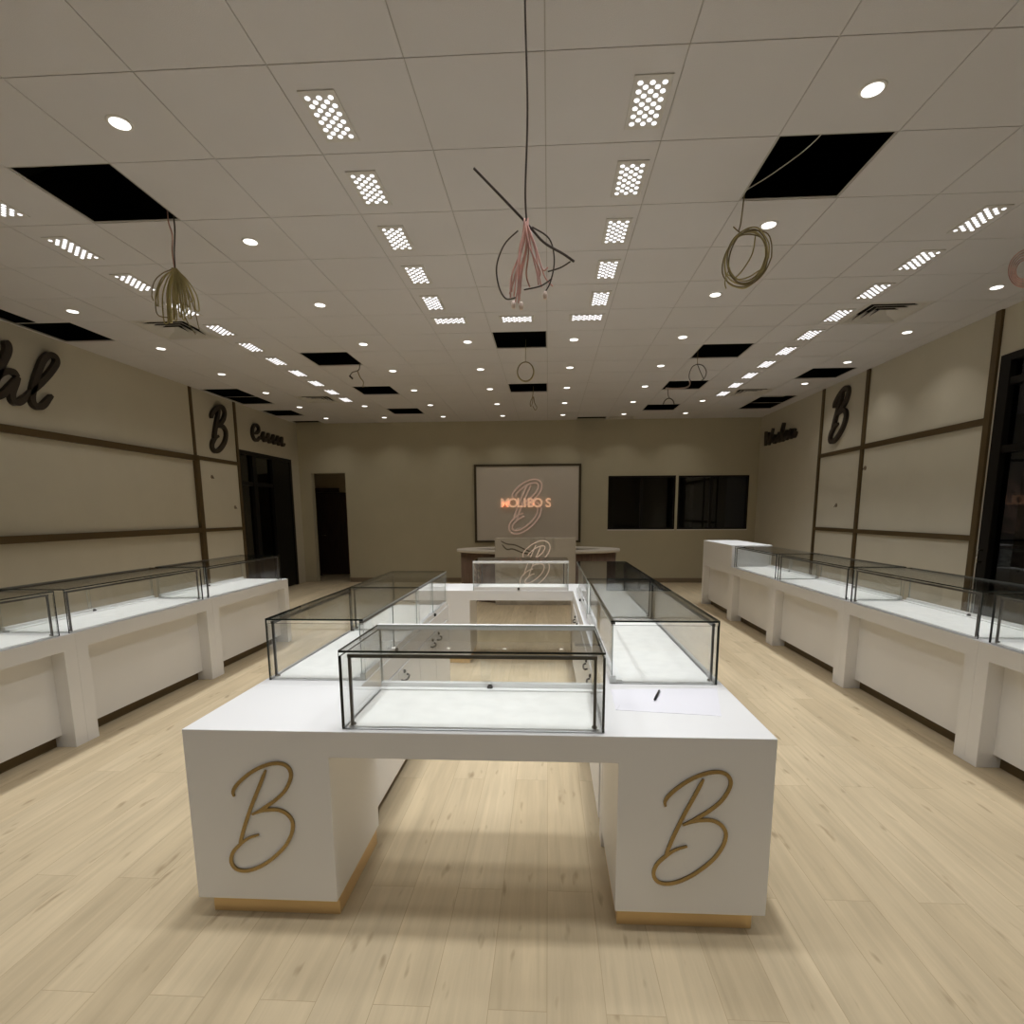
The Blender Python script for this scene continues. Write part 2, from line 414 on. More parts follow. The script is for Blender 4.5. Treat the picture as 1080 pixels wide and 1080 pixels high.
hd = MB(); hd.tube([(XR - .012, 5.86, 1.02), (XR - .06, 5.86, 1.02), (XR - .06, 5.86, 1.14), (XR - .012, 5.86, 1.14)], .01, 8); hd.build('handle', M['chrome'], dr_)
vo = MB(); vo.box(XR + 1.2, XR + 1.3, 2.0, 7.0, 0, 3.2); vo.box(XL - 1.3, XL - 1.2, 9, 12.4, 0, 3.2)
struct(vo.build('wall_beyond_doors', M['plenum']))

# bronze battens on the side walls (trim)
tn = [0]
def batten(x, sgn, y0, y1, z0, z1, d):
    tn[0] += 1; o = MB(); o.box(x, x + sgn * d, y0, y1, z0, z1)
    struct(o.build('trim_%d' % tn[0], M['batten'], bevel=.003))
batten(XL, 1, 8.50, 8.565, 2.46, HC - .002, .015)
batten(XL, 1, 8.46, 8.565, 0, 2.46, .05)
batten(XL, 1, YF, 8.50, 2.375, 2.455, .05)
batten(XL, 1, YF, 8.46, 1.255, 1.335, .05)
batten(XL, 1, 9.70, 9.765, 0, HC - .002, .02)
batten(XL, 1, 8.565, 9.70, 2.40, 2.46, .02)
batten(XL, 1, 8.565, 9.70, 1.26, 1.315, .02)
batten(XR, -1, 9.46, 9.53, 0, HC - .002, .022)
batten(XR, -1, 8.20, 8.275, 0, HC - .002, .025)
batten(XR, -1, 5.955, 6.035, 0, HC - .002, .03)
batten(XR, -1, 8.275, 9.46, 2.405, 2.465, .022)
batten(XR, -1, 8.275, 9.46, 1.23, 1.285, .022)
batten(XR, -1, 6.035, 8.20, 2.405, 2.475, .025)
batten(XR, -1, 6.035, 8.20, 1.225, 1.285, .025)
for (x, sg, y, z, lb) in ((XL, 1, 8.926, 2.151, 'small round wall box on left wall below the letter B sign'), (XL, 1, 9.528, 1.663, 'small round wall box on left wall beside the dark door'),
                          (XR, -1, 8.849, 1.631, 'small round wall box on right wall in the narrow panel'), (XR, -1, 8.146, 2.141, 'small round wall box on right wall in the wide panel')):
    t_ = thing('wall_outlet', lb, 'outlet', (x, y, z), 0, 'wall boxes with wire stubs')
    o = MB(); o.lathe([(.032, 0), (.032, sg * .004), (.026, sg * .010)], (0, 0, 0), 16, axis='x'); o.build('cover_plate', M['base'], t_)
    o = MB(); o.tube([(sg * .008, 0, 0), (sg * .02, .004, -.005), (sg * .03, .006, -.03)], .005, 6); o.build('wire_stub', M['wired'], t_)

# ------------------------------------------------------------------ script monogram strokes
HOOK = [(.1802, .3068), (.1771, .3233), (.1896, .3472), (.2204, .3785), (.2589, .4074), (.3011, .4292), (.3423, .4407), (.3735, .4391), (.3949, .4256), (.4035, .4012), (.3964, .3707), (.3749, .3327), (.3408, .2989), (.3073, .2744), (.2737, .2521), (.2428, .236)]
BOWL = [(.2428, .236), (.2734, .2487), (.3105, .2569), (.3467, .2564), (.3752, .2428), (.3931, .2194), (.3966, .1908), (.3857, .152), (.3588, .1076), (.3191, .0673), (.2799, .0366), (.2364, .013), (.1984, .0034), (.1662, .0083), (.1492, .0275), (.1467, .0521), (.1586, .082), (.1841, .1097), (.2187, .1375), (.2623, .1542)]
STEM = [(.3088, .4131), (.2761, .3398), (.2431, .268), (.2085, .1808), (.1838, .1062)]
def mono(mb, place, w, t, sc=1.0, dx=0., dz=0., mi=0, outline=0.):
    for k, l in enumerate((HOOK, BOWL, STEM)):
        l = [((x - .1467) * sc + dx, (z - .0034) * sc + dz) for x, z in l]
        if outline:
            s = smooth2(l, 3)
            for d in (-w / 2, w / 2): mb.ribbon(offset(s, d), outline, place, t * (1 + .04 * k), mi, False, 1)
        else: mb.ribbon(l, w, place, t * (1 + .04 * k), mi)
    return mb

# ------------------------------------------------------------------ island end tables (two box legs and a top)
LI, RI = -1.347, .798; Y0 = 1.848; LW = RI - LI; PW = .547; TD = .52; TK = .0815; BB = .664
def end_table(label, loc, rotz, monograms, sx=PW, dp=TD, rname='white_table'):
    t = thing('display_table', label, 'display table', loc, rotz, 'white end tables of the showcase island')
    f = MB()
    poly = [(0, TK), (0, HT), (LW, HT), (LW, TK), (LW - PW, TK), (LW - PW, BB), (PW, BB), (PW, TK)]
    f.prism(poly, lambda u, v, w: (u, w, v), dp); f.build('table_body', M['white'], t, bevel=.0025)
    for a, c in ((.035, PW - .006), (LW - PW + .012, LW - .035)):
        k = MB(); k.box(a, c, .035, dp - .02, 0, TK); k.build('plinth', M['brass'], t, bevel=.002)
    if monograms:
        for dx in (0, 1.588):
            m_ = MB(); mono(m_, lambda u, v, w: (u, -w, v), .0135, .006, 1, .1467 + dx, .2034); o = m_.build('monogram', M['gold'], t)
            o['label'] = 'brass script letter B'
    return t
front = end_table('white two-legged display table with brass script B on each leg, nearest the camera', (LI, Y0, 0), 0, True)
back = end_table('white two-legged display table at the far end of the island, before the reception desk', (RI, 6.02, 0), PI, False, dp=.55)

# ------------------------------------------------------------------ counters (n-shaped white body, recessed panel, toe kick)
def counter(label, loc, rotz, L, D, group, doors=None, pil=.095, handles=()):
    t = thing('showcase_counter', label, 'counter', loc, rotz, group)
    f = MB()
    poly = [(0, 0), (0, HT), (L, HT), (L, 0), (L - pil, 0), (L - pil, .66), (pil, .66), (pil, 0)]
    f.prism(poly, lambda u, v, w: (u, w, v), D); f.build('counter_body', M['white'], t, bevel=.002)
    p = MB(); p.box(pil, L - pil, .092, .115, .085, .66); p.build('front_panel', M['white'], t)
    k = MB(); k.box(pil, L - pil, .14, .155, 0, .085); k.build('toe_kick', M['toe'], t)
    c = MB(); c.box(pil, L - pil, D - .03, D - .012, .085, .66); c.build('back_panel', M['white'], t)
    k = MB(); k.box(pil, L - pil, D - .075, D - .06, 0, .085); k.build('toe_kick', M['black'], t)
    if doors:
        n = doors; w = (L - 2 * pil) / n
        for i in range(n):
            a = pil + i * w + .002; d = MB(); d.box(a, a + w - .004, D - .012, D + .006, .09, .655)
            dd = d.build('cabinet_door', M['white'], t, bevel=.002)
            h = MB(); cx = a + w * (.78 if i % 2 == 0 else .22)
            h.tube(spline([(cx - .06, D + .006, .59), (cx - .055, D + .022, .585), (cx, D + .028, .580), (cx + .055, D + .022, .585), (cx + .06, D + .006, .59)], 4), .006, 7)
            h.build('handle', M['alu'], dd)
            h = MB(); h.lathe([(.011, D + .006), (.011, D + .014), (.007, D + .018)], (cx, 0, .625), 12, axis='y'); h.build('lock', M['alu'], dd)
    return t
G1 = 'white counters along the left wall'; G2 = 'white counters along the right aisle'
LXF = -3.165; LXB = -3.72; RXF = 2.60; RXB = 3.155
for (a, c, lb) in ((1.91, 3.418, 'white counter at the left frame edge, nearest module on the left'),
                   (3.418, 4.93, 'middle white counter module of the left row'),
                   (4.93, 6.455, 'farthest white counter module of the left row, before the dark door')):
    counter(lb, (LXF, a, 0), PI / 2, c - a, .555, G1)
for (a, c, lb) in ((1.77, 3.372, 'white counter at the right frame edge, nearest module on the right'),
                   (3.372, 4.89, 'second nearest white counter module of the right row'),
                   (4.89, 6.445, 'third white counter module of the right row, behind the second nearest'),
                   (6.445, 7.90, 'white counter module of the right row beside the raised end counter')):
    counter(lb, (RXF, c, 0), -PI / 2, c - a, .555, G2)
# raised end counter
hc = counter('tall white end counter with a raised box top, farthest of the right row', (RXF, 9.36, 0), -PI / 2, 1.46, .555, G2)
o = MB(); o.box(0, 1.44, 0, .555, HT, GT + .01); o.build('raised_top', M['white'], hc, bevel=.004)
# island side counters
counter('white left side counter of the central island, behind the front table', (LI, 4.60, 0), -PI / 2, 4.60 - 2.368, .492, 'island side counters', 4)
counter('white right side counter of the central island, behind the paper sheet', (RI, 2.368, 0), PI / 2, 5.468 - 2.368, .548, 'island side counters', 4)

# ------------------------------------------------------------------ glass showcases
def glass_case(label, loc, rotz, L, D, group, top_rail=False):
    """local: x along the case, y=0 customer side, y=D staff side, z=0 on the counter top"""
    t = thing('glass_showcase', label, 'display case', loc, rotz, group)
    h = GT - HT; g_ = .008; G = [M['glass'], M['gedge'], M['gedge_light']]
    b_ = MB(); b_.box(.018, L - .018, .018, D - .016, .0005, .008); b_.build('deck_liner', M['mat'], t, bevel=.002)
    p = MB(); p.box(0, L, 0, g_, 0, h - g_, mis=[1, 1, 0, 1, 0, 1]); p.build('front_pane', G, t)
    for x0, x1 in ((0, g_), (L - g_, L)):
        p = MB(); p.box(x0, x1, g_, D - .001, 0, h - .023, mis=[1, 1, 1, 0, 2, 0]); p.build('side_pane', G, t)
    p = MB(); p.box(0, L, 0, D - (.026 if top_rail else 0), h - g_, h, mis=[0, 0, 1, 1, 2, 1]); p.build('top_pane', G, t)
    # light frame on the customer side: bar and two posts
    z = h - g_
    p = MB(); p.box(.028, L - .028, .012, .026, z - .022, z - .010); p.build('light_bar', M['alu'], t)
    for x in (.034, L - .034):
        p = MB(); p.box(x - .005, x + .005, .014, .024, .008, z - .022); po = p.build('post', M['alu'], t)
        p = MB(); p.lathe([(.011, .0005), (.011, .012), (.008, .016)], (x, .026, .001), 12); p.build('post_foot', M['chrome'], po)
    # sliding back: rails, two doors, lock
    p = MB(); p.box(g_ + .001, L - g_ - .001, D - .030, D - .003, .0005, .036); p.box(g_ + .001, L - g_ - .001, D - .060, D - .030, .0005, .016); p.build('bottom_rail', M['rail'], t, bevel=.002)
    p = MB()
    if top_rail: p.box(.001, L - .001, D - .0255, D, h - .022, h); p.build('top_rail', M['rail'], t, bevel=.002)
    else: p.box(g_ + .001, L - g_ - .001, D - .022, D - .004, z - .012, z - .001); p.build('top_rail', M['alu'], t)
    c = L / 2
    for a, b2, y in ((g_ + .004, c + .02, D - .014), (c - .02, L - g_ - .004, D - .024)):
        p = MB(); p.box(a, b2, y, y + .005, .036, z - .015, mis=[0, 0, 0, 2, 0, 2]); p.build('sliding_door', G, t)
    p = MB(); p.lathe([(.008, D - .046), (.013, D - .040), (.013, D - .030)], (c + .02, 0, .019), 14, axis='y'); p.lathe([(.012, D - .003), (.012, D + .006), (.009, D + .012)], (c + .02, 0, .019), 14, axis='y')
    p.build('lock', M['alu'], t)
    return t
GI = 'glass showcases on the central island'; GL = 'glass showcases on the left counters'; GR = 'glass showcases on the right counters'
cf = glass_case('glass showcase nearest the camera, on the front table between the script Bs', (-.753, 1.872, HT), 0, .955, .483, GI, True)
glass_case('glass showcase with white rail, on the far table before the reception desk', (.203, 5.965, HT), PI, .965, .49, GI, True)
glass_case('nearer glass showcase on the left side of the island', (-1.325, 3.535, HT), -PI / 2, 1.085, .467, GI)
glass_case('farther glass showcase on the left side of the island', (-1.325, 4.555, HT), -PI / 2, 1.0, .467, GI)
glass_case('nearer glass showcase on the right side of the island, behind the paper', (.770, 2.45, HT), PI / 2, 1.56, .487, GI)
glass_case('farther glass showcase on the right side of the island', (.770, 4.03, HT), PI / 2, 1.43, .487, GI)
for a, c, lb in ((1.93, 3.335, 'glass showcase at the left frame edge, on the nearest left counter'), (3.41, 4.845, 'glass showcase on the middle counter of the left row'), (4.92, 6.35, 'glass showcase on the farthest left counter, before the dark door')):
    glass_case(lb, (LXF - .025, a, HT), PI / 2, c - a, .49, GL)
for a, c, lb in ((1.79, 3.335, 'glass showcase at the right frame edge, on the nearest right counter'), (3.425, 4.852, 'long glass showcase on the second nearest right counter'),
                 (4.928, 6.40, 'glass showcase on the third right counter, behind the long one'), (6.462, 7.88, 'glass showcase beside the raised white end counter on the right')):
    glass_case(lb, (RXF + .028, c, HT), -PI / 2, c - a, .49, GR)

# paper and pen
t = thing('paper_sheet', 'open white paper form lying on the front table beside the glass case', 'paper', (.28, 2.06, HT), 0)
o = MB(); o.prism([(-.009, .049), (.39, -.002), (.474, .338), (.0, .306)], lambda u, v, w: (u, v, w), .0016); o.build('sheet', M['paper'], t)
o = MB(); o.prism([(-.006, .055), (.012, .092), (.006, .290), (-.002, .30)], lambda u, v, w: (u, v, .0016 + w + u * .1), .001); o.build('folded_edge', M['paper'], t)
o = MB(); a, b_ = Vector((.442, 2.21, HT + .0075)), Vector((.487, 2.335, HT + .0075))
ps = [a + (b_ - a) * s for s in (0, .08, .1, .62, .64, .97, 1)]
t = thing('ballpoint_pen', 'black pen lying on the white paper form', 'pen', (.442, 2.21, HT + .0016), 0)
o.tube([(p_ - Vector((.442, 2.21, HT + .0016))) for p_ in ps], [.0012, .003, .0052, .0058, .0058, .0055, .003], 10); o.build('barrel', M['pen'], t)
d_ = (b_ - a).normalized(); c0 = a + (b_ - a) * .68 - Vector((.442, 2.21, HT + .0016)) + Vector((0, 0, .0068)); o = MB(); o.tube([c0, c0 + d_ * .035], .0016, 6); o.build('clip', M['chrome'], t)

# ------------------------------------------------------------------ reception desk
dk = thing('reception_desk', 'curved brown reception desk with a pale stone front slab and script B', 'desk', (-.19, 9.2, 0), 0)
def arc(rx, ry, a0, a1, n, cy): return [(rx * math.cos(a0 + (a1 - a0) * i / n), cy + ry * math.sin(a0 + (a1 - a0) * i / n)) for i in range(n + 1)]
cy = .72
def ring(name, rx, ry, w, z0, z1, mat, a0=PI * .63, a1=2.37 * PI):
    out = arc(rx, ry, a0, a1, 40, cy); inn = arc(rx - w, ry - w, a0, a1, 40, cy)
    mb = MB(); n = 41
    for z in (z0, z1): mb.v += [(x, y, z) for x, y in out] + [(x, y, z) for x, y in inn]
    for i in range(n - 1):
        j = i + 1
        mb.face([i, j, 2 * n + j, 2 * n + i], 0, True); mb.face([n + j, n + i, 3 * n + i, 3 * n + j], 0, True)
        mb.face([j, i, n + i, n + j]); mb.face([2 * n + i, 2 * n + j, 3 * n + j, 3 * n + i])
    mb.face([0, 2 * n, 3 * n, n]); mb.face([n - 1, 2 * n - 1, 4 * n - 1, 3 * n - 1])
    return mb.build(name, mat, dk)
ring('desk_body', 1.40, .68, .05, .0, .85, M['deskwood'])
ring('worktop', 1.47, .74, .34, .85, .898, M['desktop'])
o = MB(); o.box(-.9, .9, .35, .60, .70, .72); o.build('inner_worktop', M['deskwood'], dk)
o = MB(); o.box(-.702, .644, -.09, .02, 0, 1.13); sl = o.build('front_slab', M['stone'], dk, bevel=.004); sl['label'] = 'pale veined stone slab'
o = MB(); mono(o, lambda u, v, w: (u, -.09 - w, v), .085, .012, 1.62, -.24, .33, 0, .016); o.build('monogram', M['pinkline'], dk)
o = MB()
for l in ([(-.60, 1.08), (-.50, 1.03), (-.36, 1.01), (-.18, .93), (-.06, .88)], [(-.58, 1.02), (-.50, .94), (-.40, .945), (-.24, .885), (-.08, .855)]): o.ribbon(l, .022, lambda u, v, w: (u, -.09 - w, v), .006)
o.build('swash', M['vein'], dk)

# sign on the back wall
sg = thing('wall_sign', 'framed pale sign panel with lit script B and amber lettering on back wall', 'sign', (-.46, YB, 1.735), 0)
o = MB(); o.box(-1.115, 1.115, -.03, -.002, -.80, .80); o.build('sign_panel', M['signp'], sg)
for q in ((-1.165, -1.115, -.845, .845), (1.115, 1.165, -.845, .845), (-1.115, 1.115, .80, .845), (-1.115, 1.115, -.845, -.80)):
    o = MB(); o.box(q[0], q[1], -.045, -.002, q[2], q[3]); o.build('frame_bar', M['signb'], sg)
o = MB(); mono(o, lambda u, v, w: (u, -.03 - w, v), .075, .02, 2.52, -.37, -.62, 0, .03); o.build('monogram', M['rose'], sg)
def text_mesh(txt, size, extr, name, mat, parent, loc):
    cu = bpy.data.curves.new(name + '_curve', 'FONT'); cu.body = txt; cu.size = size; cu.extrude = extr; cu.offset = .004; cu.align_x = 'CENTER'; cu.align_y = 'CENTER'
    tmp = bpy.data.objects.new('tmp_text', cu); COL.objects.link(tmp)
    dg = bpy.context.evaluated_depsgraph_get(); dg.update()
    me = bpy.data.meshes.new_from_object(tmp.evaluated_get(dg)); bpy.data.objects.remove(tmp); bpy.data.curves.remove(cu)
    me.name = name; me.transform(Matrix.Rotation(PI / 2, 4, 'X')); me.materials.clear(); me.materials.append(mat)
    o = bpy.data.objects.new(name, me); COL.objects.link(o); o.location = loc; o.parent = parent; return o
for ch, x in zip('MOLIBOS', (-.49, -.315, -.17, -.055, .07, .225, .455)):
    text_mesh(ch, .27, .012, 'letter', M['amber'], sg, (x, -.062, .01))

# ------------------------------------------------------------------ script signs on the side walls
PLL = lambda u, v, w: (w, u, v)            # left wall: reads along +Y
PLR = lambda u, v, w: (-w, -u, v)          # right wall: reads along -Y
t = thing('wall_letter', 'dark script letter B on the left wall beside the dark door', 'sign', (XL, 8.96, 2.575), 0, 'script wall letters')
o = MB(); mono(o, PLL, .068, .045, 1.72); o.build('letter', M['bronze'], t)
t = thing('wall_letter', 'dark script letter B high on the right wall in the narrow panel', 'sign', (XR, 9.15, 2.615), 0, 'script wall letters')
o = MB(); mono(o, PLR, .066, .045, 1.70); o.build('letter', M['bronze'], t)
t = thing('wall_lettering', 'large dark script lettering ending in al at the left frame edge', 'sign', (XL, 5.3, 2.68), 0)
def strokes(ls, pl, w, name, mat, par, dy=0, dz=0, t0=.05):
    o = MB()
    for k, l in enumerate(ls): o.ribbon([(a - dy, c - dz) for a, c in l], w, pl, t0 * (1 + .03 * k), 0, True, 5)
    return o.build(name, mat, par)
strokes([[(5.587, 3.296), (5.606, 3.245), (5.585, 3.173), (5.515, 3.054), (5.429, 2.896), (5.383, 2.776)]], PLL, .075, 'letter', M['bronze'], t, 5.3, 2.68)
strokes([[(5.669, 2.961), (5.633, 3.0), (5.561, 2.992), (5.475, 2.943), (5.403, 2.844), (5.38, 2.757), (5.412, 2.717), (5.487, 2.76), (5.569, 2.843), (5.669, 2.961)],
         [(5.674, 2.962), (5.618, 2.863), (5.58, 2.779), (5.58, 2.713), (5.619, 2.696), (5.676, 2.726), (5.739, 2.792)]], PLL, .062, 'letter', M['bronze'], t, 5.3, 2.68)
strokes([[(5.739, 2.792), (5.838, 2.872), (5.97, 3.0), (6.081, 3.117), (6.164, 3.23), (6.154, 3.289), (6.083, 3.29), (6.003, 3.219), (5.927, 3.09), (5.844, 2.913), (5.803, 2.786), (5.815, 2.719), (5.868, 2.698), (5.929, 2.73), (5.999, 2.804), (6.047, 2.855)]], PLL, .062, 'letter', M['bronze'], t, 5.3, 2.68)
t = thing('wall_lettering', 'dark script lettering above the dark door on the left wall', 'sign', (XL, 10.22, 2.90), 0)
strokes([[(.04, .13), (.17, .15), (.27, .22), (.24, .29), (.15, .30), (.06, .23), (.03, .12), (.08, .03), (.18, .02), (.30, .10)]], PLL, .05, 'letter', M['bronze'], t)
for x in (.34, .53, .72, .91, 1.08):
    strokes([[(x, .06), (x + .05, .14), (x + .10, .20), (x + .08, .11), (x + .10, .05), (x + .14, .05), (x + .20, .09)]], PLL, .05, 'letter', M['bronze'], t)
t = thing('wall_lettering', 'dark script lettering high on the right wall near the back corner', 'sign', (XR, 11.80, 2.85), 0)
strokes([[(.0, .30), (.04, .05), (.14, .24), (.20, .04), (.36, .31)], [(.02, .02), (.0, .2)]], PLR, .07, 'letter', M['bronze'], t)
for x, h_ in ((.36, .16), (.56, .18), (.74, .33), (.90, .17), (1.08, .17), (1.22, .15)):
    strokes([[(x, .05), (x + .06, h_ * .7), (x + .12, h_), (x + .07, h_ * .5), (x + .09, .04), (x + .14, .04), (x + .20, .10)]], PLR, .065, 'letter', M['bronze'], t)

# ------------------------------------------------------------------ ceiling fixtures
ORD = ['nearest', 'second nearest', 'third nearest', 'fourth nearest', 'fifth nearest', 'sixth nearest', 'seventh nearest', 'eighth nearest', 'ninth nearest', 'tenth nearest', 'farthest']
# perforated LED panels
def led_proto():
    t = thing('led_ceiling_light', '', 'ceiling light')
    p = MB(); w, l = .089, .178
    p.box(-w, w, -l, l, -.006, -.0005); p.build('face_plate', M['plate'], t, bevel=.002)
    n = MB()
    for r in range(11):
        y = -.135 + r * .027; xs = (-.056, 0, .056) if r % 2 == 0 else (-.028, .028)
        for x in xs: n.lathe([(.0122, -.0085), (.0122, -.006)], (x, y, 0), 14)
    n.build('led_lenses', M['led'], t)
    return t
led0 = led_proto(); first = [True]
LEDS = []
def led(x, y, rot, label, group):
    o = led0 if first[0] else copy_tree(led0); first[0] = False
    o.location = (x, y, HC); o.rotation_euler = (0, 0, rot); o['label'] = label; o['group'] = group; o['category'] = 'ceiling light'
    LEDS.append((x, y, rot))
for s, X, nm in ((0, -1.087, 'left'), (1, .470, 'right')):
    for j in range(5):
        led(X, 2.989 + .61 * j, 0, 'perforated LED ceiling panel, %s in the short row %s of the hanging pink wires' % (ORD[j], nm), 'LED panels above the island, %s row' % nm)
for X, nm in ((-1.013, 'left'), (-.326, 'middle'), (.381, 'right')):
    led(X, 5.91, PI / 2, 'crosswise LED ceiling panel, %s of the three in a line across' % nm, 'crosswise LED panels')
for j in range(11): led(-3.507, 3.594 + .61 * j, 0, 'perforated LED ceiling panel, %s in the long row above the left counters' % ORD[j], 'LED panels above the left counters')
for j in range(10): led(2.90, 4.203 + .61 * j, 0, 'perforated LED ceiling panel, %s in the long row above the right counters' % (ORD[j] if j < 9 else ORD[10]), 'LED panels above the right counters')
# round downlights
dl0 = thing('recessed_downlight', '', 'ceiling light')
o = MB(); o.lathe([(.060, 0), (.060, -.003), (.052, -.006), (.046, -.004)], (0, 0, 0), 28); o.build('trim_ring', M['trimw'], dl0)
o = MB(); o.lathe([(.046, -.0060), (.046, -.0045)], (0, 0, 0), 28); o.build('lens', M['dl'], dl0)
COLS = {-7.5: ('column beside the left wall', (3, 5, 7, 9, 11, 13)), -5.5: ('two-light column above the left rear aisle', (11, 13)), -3.5: ('column above the left aisle', (-1, 1, 3, 5, 7, 9, 11, 13)),
        -1.5: ('column just left of the central ring coil', (5, 7, 9, 11, 13)), .5: ('column just right of the central ring coil', (5, 7, 9, 11, 13)),
        2.5: ('column above the right aisle', (-1, 1, 3, 5, 7, 9, 11, 13)), 4.5: ('two-light column above the right rear aisle', (11, 13)), 6.5: ('column beside the right wall', (3, 5, 7, 9))}
fd = True; DLS = []
for ci, (nm, ks) in COLS.items():
    for j, k in enumerate(ks):
        o = dl0 if fd else copy_tree(dl0); fd = False
        x, y = GX + ci * T, GY + (k + .5) * T
        o.location = (x, y, HC); o['group'] = 'round recessed downlights'; o['category'] = 'ceiling light'
        o['label'] = 'round recessed downlight, %s in the %s' % (ORD[j] if j < len(ks) - 1 else 'farthest', nm); DLS.append((x, y))
# square air diffusers
vt0 = thing('air_vent', '', 'air vent'); h_ = T / 2
o = MB(); 
for q in ((-h_ + .004, h_ - .004, -h_ + .004, -h_ + .045), (-h_ + .004, h_ - .004, h_ - .045, h_ - .004), (-h_ + .004, -h_ + .045, -h_ + .045, h_ - .045), (h_ - .045, h_ - .004, -h_ + .045, h_ - .045)):
    o.box(*q, 0, .01)
o.build('vent_frame', M['vent'], vt0)
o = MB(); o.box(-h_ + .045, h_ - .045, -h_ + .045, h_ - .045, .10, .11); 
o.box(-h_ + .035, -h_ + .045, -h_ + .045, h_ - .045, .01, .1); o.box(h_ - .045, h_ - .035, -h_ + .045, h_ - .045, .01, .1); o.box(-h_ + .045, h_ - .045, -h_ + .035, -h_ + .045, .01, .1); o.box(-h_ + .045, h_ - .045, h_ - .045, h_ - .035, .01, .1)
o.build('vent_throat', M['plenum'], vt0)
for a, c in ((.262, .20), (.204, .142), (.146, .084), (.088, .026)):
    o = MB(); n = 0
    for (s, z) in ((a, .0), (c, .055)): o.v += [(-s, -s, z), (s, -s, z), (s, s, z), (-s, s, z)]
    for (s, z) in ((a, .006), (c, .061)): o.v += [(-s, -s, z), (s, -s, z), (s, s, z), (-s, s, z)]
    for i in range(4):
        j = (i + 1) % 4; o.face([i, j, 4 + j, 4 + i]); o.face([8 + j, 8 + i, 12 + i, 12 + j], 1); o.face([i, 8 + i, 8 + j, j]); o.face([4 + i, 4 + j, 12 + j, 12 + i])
    o.build('vent_blade', [M['vent'], M['plenum']], vt0)  # upper blade faces coloured black to paint in the shade of the slots
fv = True
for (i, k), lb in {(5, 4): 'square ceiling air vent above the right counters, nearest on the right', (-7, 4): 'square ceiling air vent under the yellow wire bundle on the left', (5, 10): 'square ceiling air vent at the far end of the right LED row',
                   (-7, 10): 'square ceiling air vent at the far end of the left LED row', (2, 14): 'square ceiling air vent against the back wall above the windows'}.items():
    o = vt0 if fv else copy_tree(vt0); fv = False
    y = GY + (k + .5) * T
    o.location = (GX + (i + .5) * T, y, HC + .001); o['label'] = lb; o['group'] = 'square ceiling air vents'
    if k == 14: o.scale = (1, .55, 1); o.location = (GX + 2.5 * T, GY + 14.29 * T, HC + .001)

# ------------------------------------------------------------------ hanging wires
def wire(par, pts, r, mat, name='wire', n=6, seg=6, closed=False):
    o = MB(); p = spline(pts, n); o.tube(p, r, seg, closed=closed); return o.build(name, mat, par)
rnd = random.Random(3)
# pink bundle hanging on a dark cable in the middle
ox, oy, oz = -.08, 2.1, 2.56
t = thing('hanging_wire_bundle', 'pinkish wire bundle on a thin dark cable in the middle of the ceiling', 'wires', (ox, oy, oz))
wire(t, [(-.004, 0, HC - oz + .2), (-.004, .0, .7), (.004, .0, .35), (-.004, 0, .1), (0, 0, 0)], .0038, M['wired'], 'cable')
wire(t, [(-.182, -.01, .168), (-.11, -.005, .10), (0, .005, -.005), (.06, .0, -.07), (.13, -.01, -.115), (.168, -.01, -.141)], .0044, M['wired'], 'cable')
for k in range(15):
    a = rnd.uniform(-1, 1); 
    if k < 9: bx, bz = -.045 + rnd.uniform(-.018, .022), -.262 + rnd.uniform(-.02, .03)
    else: bx, bz = .05 + rnd.uniform(-.04, .045), -.20 + rnd.uniform(-.06, .05)
    yy = rnd.uniform(-.03, .03)
    wire(t, [(.0 + rnd.uniform(-.008, .008), 0, rnd.uniform(-.01, .01)), (bx * .35 + rnd.uniform(-.012, .012), yy * .6, -.09), (bx * .8 + rnd.uniform(-.012, .012), yy, -.17), (bx, yy, bz)], .0030, M['wirep'])
for l in ([(-.03, 0, -.03), (-.08, .01, -.07), (-.108, .01, -.14), (-.10, .01, -.21), (-.075, .01, -.25), (-.04, 0, -.25)],
          [(.155, -.01, -.14), (.12, 0, -.155), (.075, .01, -.163)], [(.09, 0, -.19), (.05, .01, -.21), (-.01, 0, -.225)], [(.02, 0, -.02), (.08, 0, -.06), (.098, 0, -.13), (.085, 0, -.2), (.065, 0, -.235)]):
    wire(t, l, .0027, M['wired'])
for x, z in ((-.048, -.275), (.066, -.246), (-.02, -.28)):
    o = MB(); o.lathe([(.006, -.012), (.009, 0), (.005, .014)], (x, 0, z), 8); o.build('wire_nut', M['connector'], t)
# yellow bundle at the left opening
ox, oy, oz = -2.52, 3.85, 3.185
t = thing('hanging_wire_bundle', 'yellow-green wire bundle hanging from the large left ceiling opening', 'wires', (ox, oy, oz))
wire(t, [(-.02, .01, .36), (-.012, .0, .28), (.006, 0, .2), (-.006, 0, .1), (0, 0, 0)], .0045, M['wirep'], 'cable'); wire(t, [(.01, .02, .36), (.02, .01, .25), (.008, 0, .1), (.004, 0, 0)], .0045, M['wired'], 'cable')
for k in range(20):
    bx, bz = rnd.uniform(-.13, .11), rnd.uniform(-.33, -.2); yy = rnd.uniform(-.06, .06)
    bx2 = bx + rnd.uniform(.01, .03)
    wire(t, [(rnd.uniform(-.02, .015), 0, rnd.uniform(-.012, .006)), (bx * .6, yy * .7, -.07), (bx * .95, yy, -.17), (bx, yy, bz), (bx2 - .006, yy, bz - .016), (bx2, yy, bz + .005), (bx2 * .9, yy, -.15), (bx2 * .5, yy * .6, -.06), (0, 0, 0)], .0040, M['wirey'])
